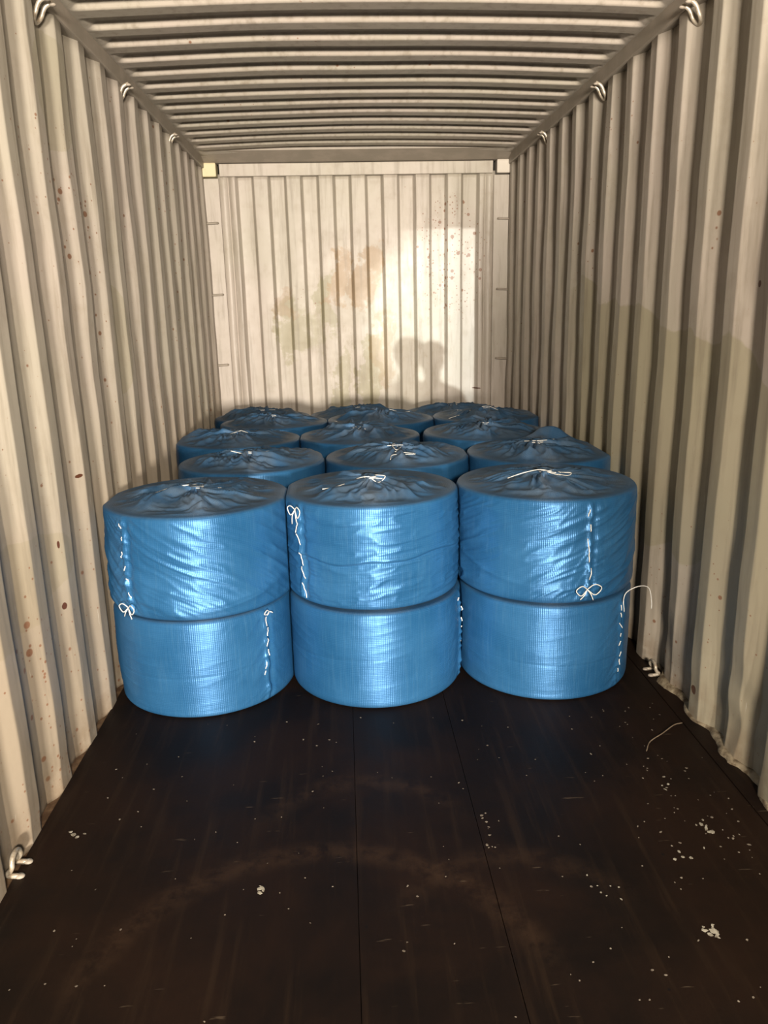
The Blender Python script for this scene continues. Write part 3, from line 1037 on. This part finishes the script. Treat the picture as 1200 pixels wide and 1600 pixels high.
# rows behind, lower tier: they carry the upper ones
for i, k6 in enumerate(REAR):
    x, y, r = LOW[k6]
    make_roll(x, y, 0.001, r, ROLL_H if k6[1] != '5' else 0.392, neigh(LOW, k6), dict(kind='plain', amp=0.003, dome=0.002), 43 + i,
              'blue wrapped roll under the upper tier, behind the front row', G4, (96, 8, 6), tie=False, pleat=0.10)

# ------------------------------------------------------------------ small things on the floor
def flakes(name, pts, mat, kind='stuff'):
    V, F = [], []
    for (x, y, s, sd) in pts:
        rg = random.Random(sd)
        n = rg.randint(5, 7)
        a0 = rg.random() * 6.28
        st = rg.uniform(0.45, 1.0)
        ro = rg.random() * 3.14
        b = len(V)
        for zt in (0.0008, 0.0008 + s * 0.10):
            for q in range(n):
                a = a0 + 6.283 * q / n
                rr = s * (0.6 + 0.5 * random.Random(sd * 31 + q).random())
                u, v = rr * math.cos(a), rr * math.sin(a) * st
                V.append((x + u * math.cos(ro) - v * math.sin(ro), y + u * math.sin(ro) + v * math.cos(ro), zt))
        F.append(tuple(b + n + q for q in range(n)))
        for q in range(n):
            F.append((b + q, b + (q + 1) % n, b + n + (q + 1) % n, b + n + q))
    me = bpy.data.meshes.new(name)
    me.from_pydata(V, [], F)
    return link(name, me, mat, None, False)


rg = random.Random(5)
pts = []
for i in range(150):
    x, y = rg.uniform(-1.05, 1.07), rg.uniform(1.35, 2.75)
    if abs(x + 0.17) < 0.012 or abs(x - 0.21) < 0.012:
        continue
    pts.append((x, y, rg.choice((0.0022, 0.003, 0.003, 0.0045)), i))
for i in range(46):
    pts.append((rg.gauss(0.90, 0.10), rg.uniform(1.85, 2.75), rg.choice((0.003, 0.004, 0.006)), 200 + i))
for i in range(10):
    pts.append((0.2 + rg.gauss(0.035, 0.008), rg.uniform(1.93, 2.1), rg.uniform(0.003, 0.006), 300 + i))
pts = [q for q in pts if q[0] < 1.09]
tag(flakes('floor_debris', pts, M_flake), 'pale crumbs and specks scattered over the dark floor', 'debris', None, 'stuff')
pts = []
for (cx, cy, n, sp, sz) in ((0.735, 1.57, 16, 0.019, 0.008), (0.905, 1.975, 9, 0.018, 0.010), (0.815, 1.870, 5, 0.030, 0.007), (-0.447, 1.815, 5, 0.012, 0.008), (-1.06, 2.09, 4, 0.018, 0.008), (0.51, 1.75, 7, 0.03, 0.005), (0.90, 2.18, 6, 0.03, 0.007)):
    for q in range(n):
        pts.append((cx + rg.gauss(0, sp), cy + rg.gauss(0, sp), sz * rg.uniform(0.5, 1.2), len(pts) + 500))
tag(flakes('paint_flakes', pts, M_pflake), 'cream flakes of torn paper and paint in small clusters on the floor', 'debris', None, 'stuff')
st = tubes('straw_strand', [spline([(0.885, 2.385, 0.003), (0.92, 2.44, 0.006), (0.985, 2.485, 0.010), (1.05, 2.535, 0.012), (1.095, 2.56, 0.004)], 24)], 0.0022, M_straw, None, 6, True)
tag(st, 'thin curved straw lying on the floor near the right wall', 'straw')

# ------------------------------------------------------------------ the two onlookers in the doorway whose heads shade the bright patch
tag(box('ground', (-3.0, 3.0, -5.0, -0.002, -0.10, -0.004), M_dark, None, 0.004), kind='structure')


def person(label, x, y, height, shirt, trousers, hair):
    root = empty('person', (x, y, -0.003))
    tag(root, label, 'person', None)
    k = NT('skin_and_clothes')
    z = k.sep(k.obj())[2]
    ax = k.math('ABSOLUTE', k.sep(k.obj())[0])
    hc = height / 1.75
    col = k.mix(k.step(z, 0.07 * hc, 0.075 * hc), (0.03, 0.025, 0.02), trousers)
    arm = k.step(ax, 0.215 * hc, 0.225 * hc)
    col = k.mix(k.math('MAXIMUM', k.step(z, 0.97 * hc, 0.975 * hc), arm), col, shirt)
    skin = k.math('MAXIMUM', k.step(z, 1.475 * hc, 1.48 * hc), k.math('MULTIPLY', arm, k.step(z, 0.86 * hc, 0.855 * hc)))
    col = k.mix(skin, col, (0.42, 0.24, 0.16))
    mat = k.out(col, 0.7)
    V, E_, Rr = [], [], []

    def v(p, r, prev=None):
        V.append([q * hc for q in p])
        Rr.append(r * hc)
        if prev is not None:
            E_.append((prev, len(V) - 1))
        return len(V) - 1

    pel = v((0, 0, 0.95), 0.135)
    wa = v((0, 0.005, 1.10), 0.125, pel)
    ch = v((0, 0.0, 1.28), 0.145, wa)
    sh = v((0, -0.01, 1.42), 0.085, ch)
    nk = v((0, 0.0, 1.50), 0.052, sh)
    jaw = v((0, 0.022, 1.575), 0.068, nk)
    hd = v((0, 0.010, 1.655), 0.086, jaw)
    v((0, 0.0, 1.705), 0.060, hd)
    nose = v((0, 0.105, 1.625), 0.014, hd)
    for s_ in (-1, 1):
        v((s_ * 0.088, 0.0, 1.63), 0.016, hd)
        hip = v((s_ * 0.095, 0, 0.88), 0.095, pel)
        kn = v((s_ * 0.105, 0.02, 0.49), 0.062, hip)
        an = v((s_ * 0.110, -0.015, 0.10), 0.042, kn)
        v((s_ * 0.125, 0.16, 0.035), 0.034, v((s_ * 0.118, 0.07, 0.045), 0.042, an))
        s1 = v((s_ * 0.185, -0.01, 1.395), 0.062, sh)
        el = v((s_ * 0.245, -0.02, 1.10), 0.045, s1)
        wr_ = v((s_ * 0.255, 0.05, 0.85), 0.028, el)
        pa = v((s_ * 0.255, 0.07, 0.775), 0.030, wr_)
        for (dy, ln) in ((0.028, 0.075), (0.010, 0.085), (-0.008, 0.078), (-0.026, 0.060)):
            a_ = v((s_ * 0.255, 0.075 + dy, 0.735), 0.0095, pa)
            b_ = v((s_ * 0.250, 0.080 + dy, 0.735 - ln * 0.5), 0.009, a_)
            v((s_ * 0.238, 0.085 + dy, 0.735 - ln), 0.008, b_)
        t1 = v((s_ * 0.240, 0.108, 0.790), 0.011, pa)
        v((s_ * 0.232, 0.125, 0.750), 0.009, t1)
    me = bpy.data.meshes.new('body')
    me.from_pydata(V, E_, [])
    o = link('body', me, mat, root, False)
    m = o.modifiers.new('skin', 'SKIN')
    m.use_smooth_shade = True
    for i, q in enumerate(me.skin_vertices[0].data):
        q.radius = (Rr[i], Rr[i] * (0.75 if i in (pel, wa, ch) else 1.0))
        q.use_root = i == pel
    ss = o.modifiers.new('smooth', 'SUBSURF')
    ss.levels = ss.render_levels = 2
    # hair cap, eyes and mouth
    bm = bmesh.new()
    bmesh.ops.create_uvsphere(bm, u_segments=24, v_segments=14, radius=1)
    bmesh.ops.delete(bm, geom=[q for q in bm.verts if q.co.z < 0.12 + 0.55 * max(q.co.y, 0) and q.co.y > -0.35 or q.co.z < -0.35], context='VERTS')
    for q in bm.verts:
        w_ = 1 + 0.04 * math.sin(q.co.x * 17) * math.cos(q.co.y * 19)
        q.co = Vector((q.co.x * 0.096 * w_, q.co.y * 0.104 * w_ + 0.002, 1.655 + q.co.z * 0.108 * w_)) * hc
    hm = bpy.data.meshes.new('hair')
    bm.to_mesh(hm)
    bm.free()
    h = link('hair', hm, hair, root)
    solid(h, 0.008, 1)
    for s_ in (-1, 1):
        bm = bmesh.new()
        bmesh.ops.create_uvsphere(bm, u_segments=12, v_segments=8, radius=0.012 * hc, matrix=Matrix.Translation(Vector((s_ * 0.032, 0.088, 1.652)) * hc))
        em = bpy.data.meshes.new('eye')
        bm.to_mesh(em)
        bm.free()
        link('eye', em, M_string, root)
    tubes('mouth', [spline([Vector((-0.024, 0.080, 1.568)) * hc, Vector((0, 0.090, 1.565)) * hc, Vector((0.024, 0.080, 1.568)) * hc], 9)], 0.006 * hc, M_lip, root, 8, True)
    return root


M_lip = simple('lips', (0.30, 0.12, 0.09), (0.26, 0.10, 0.08), 30, 0.5)
M_hair = simple('dark_hair', (0.012, 0.009, 0.007), (0.02, 0.015, 0.011), 60, 0.6)
person('person in a grey shirt in the doorway, casting the right-hand head shadow inside', 0.861, -0.40, 1.79, (0.10, 0.10, 0.11), (0.03, 0.04, 0.07), M_hair)
person('person in a brown shirt outside the doorway, casting the left-hand head shadow inside', 0.737, -1.25, 1.885, (0.10, 0.06, 0.035), (0.04, 0.04, 0.04), M_hair)
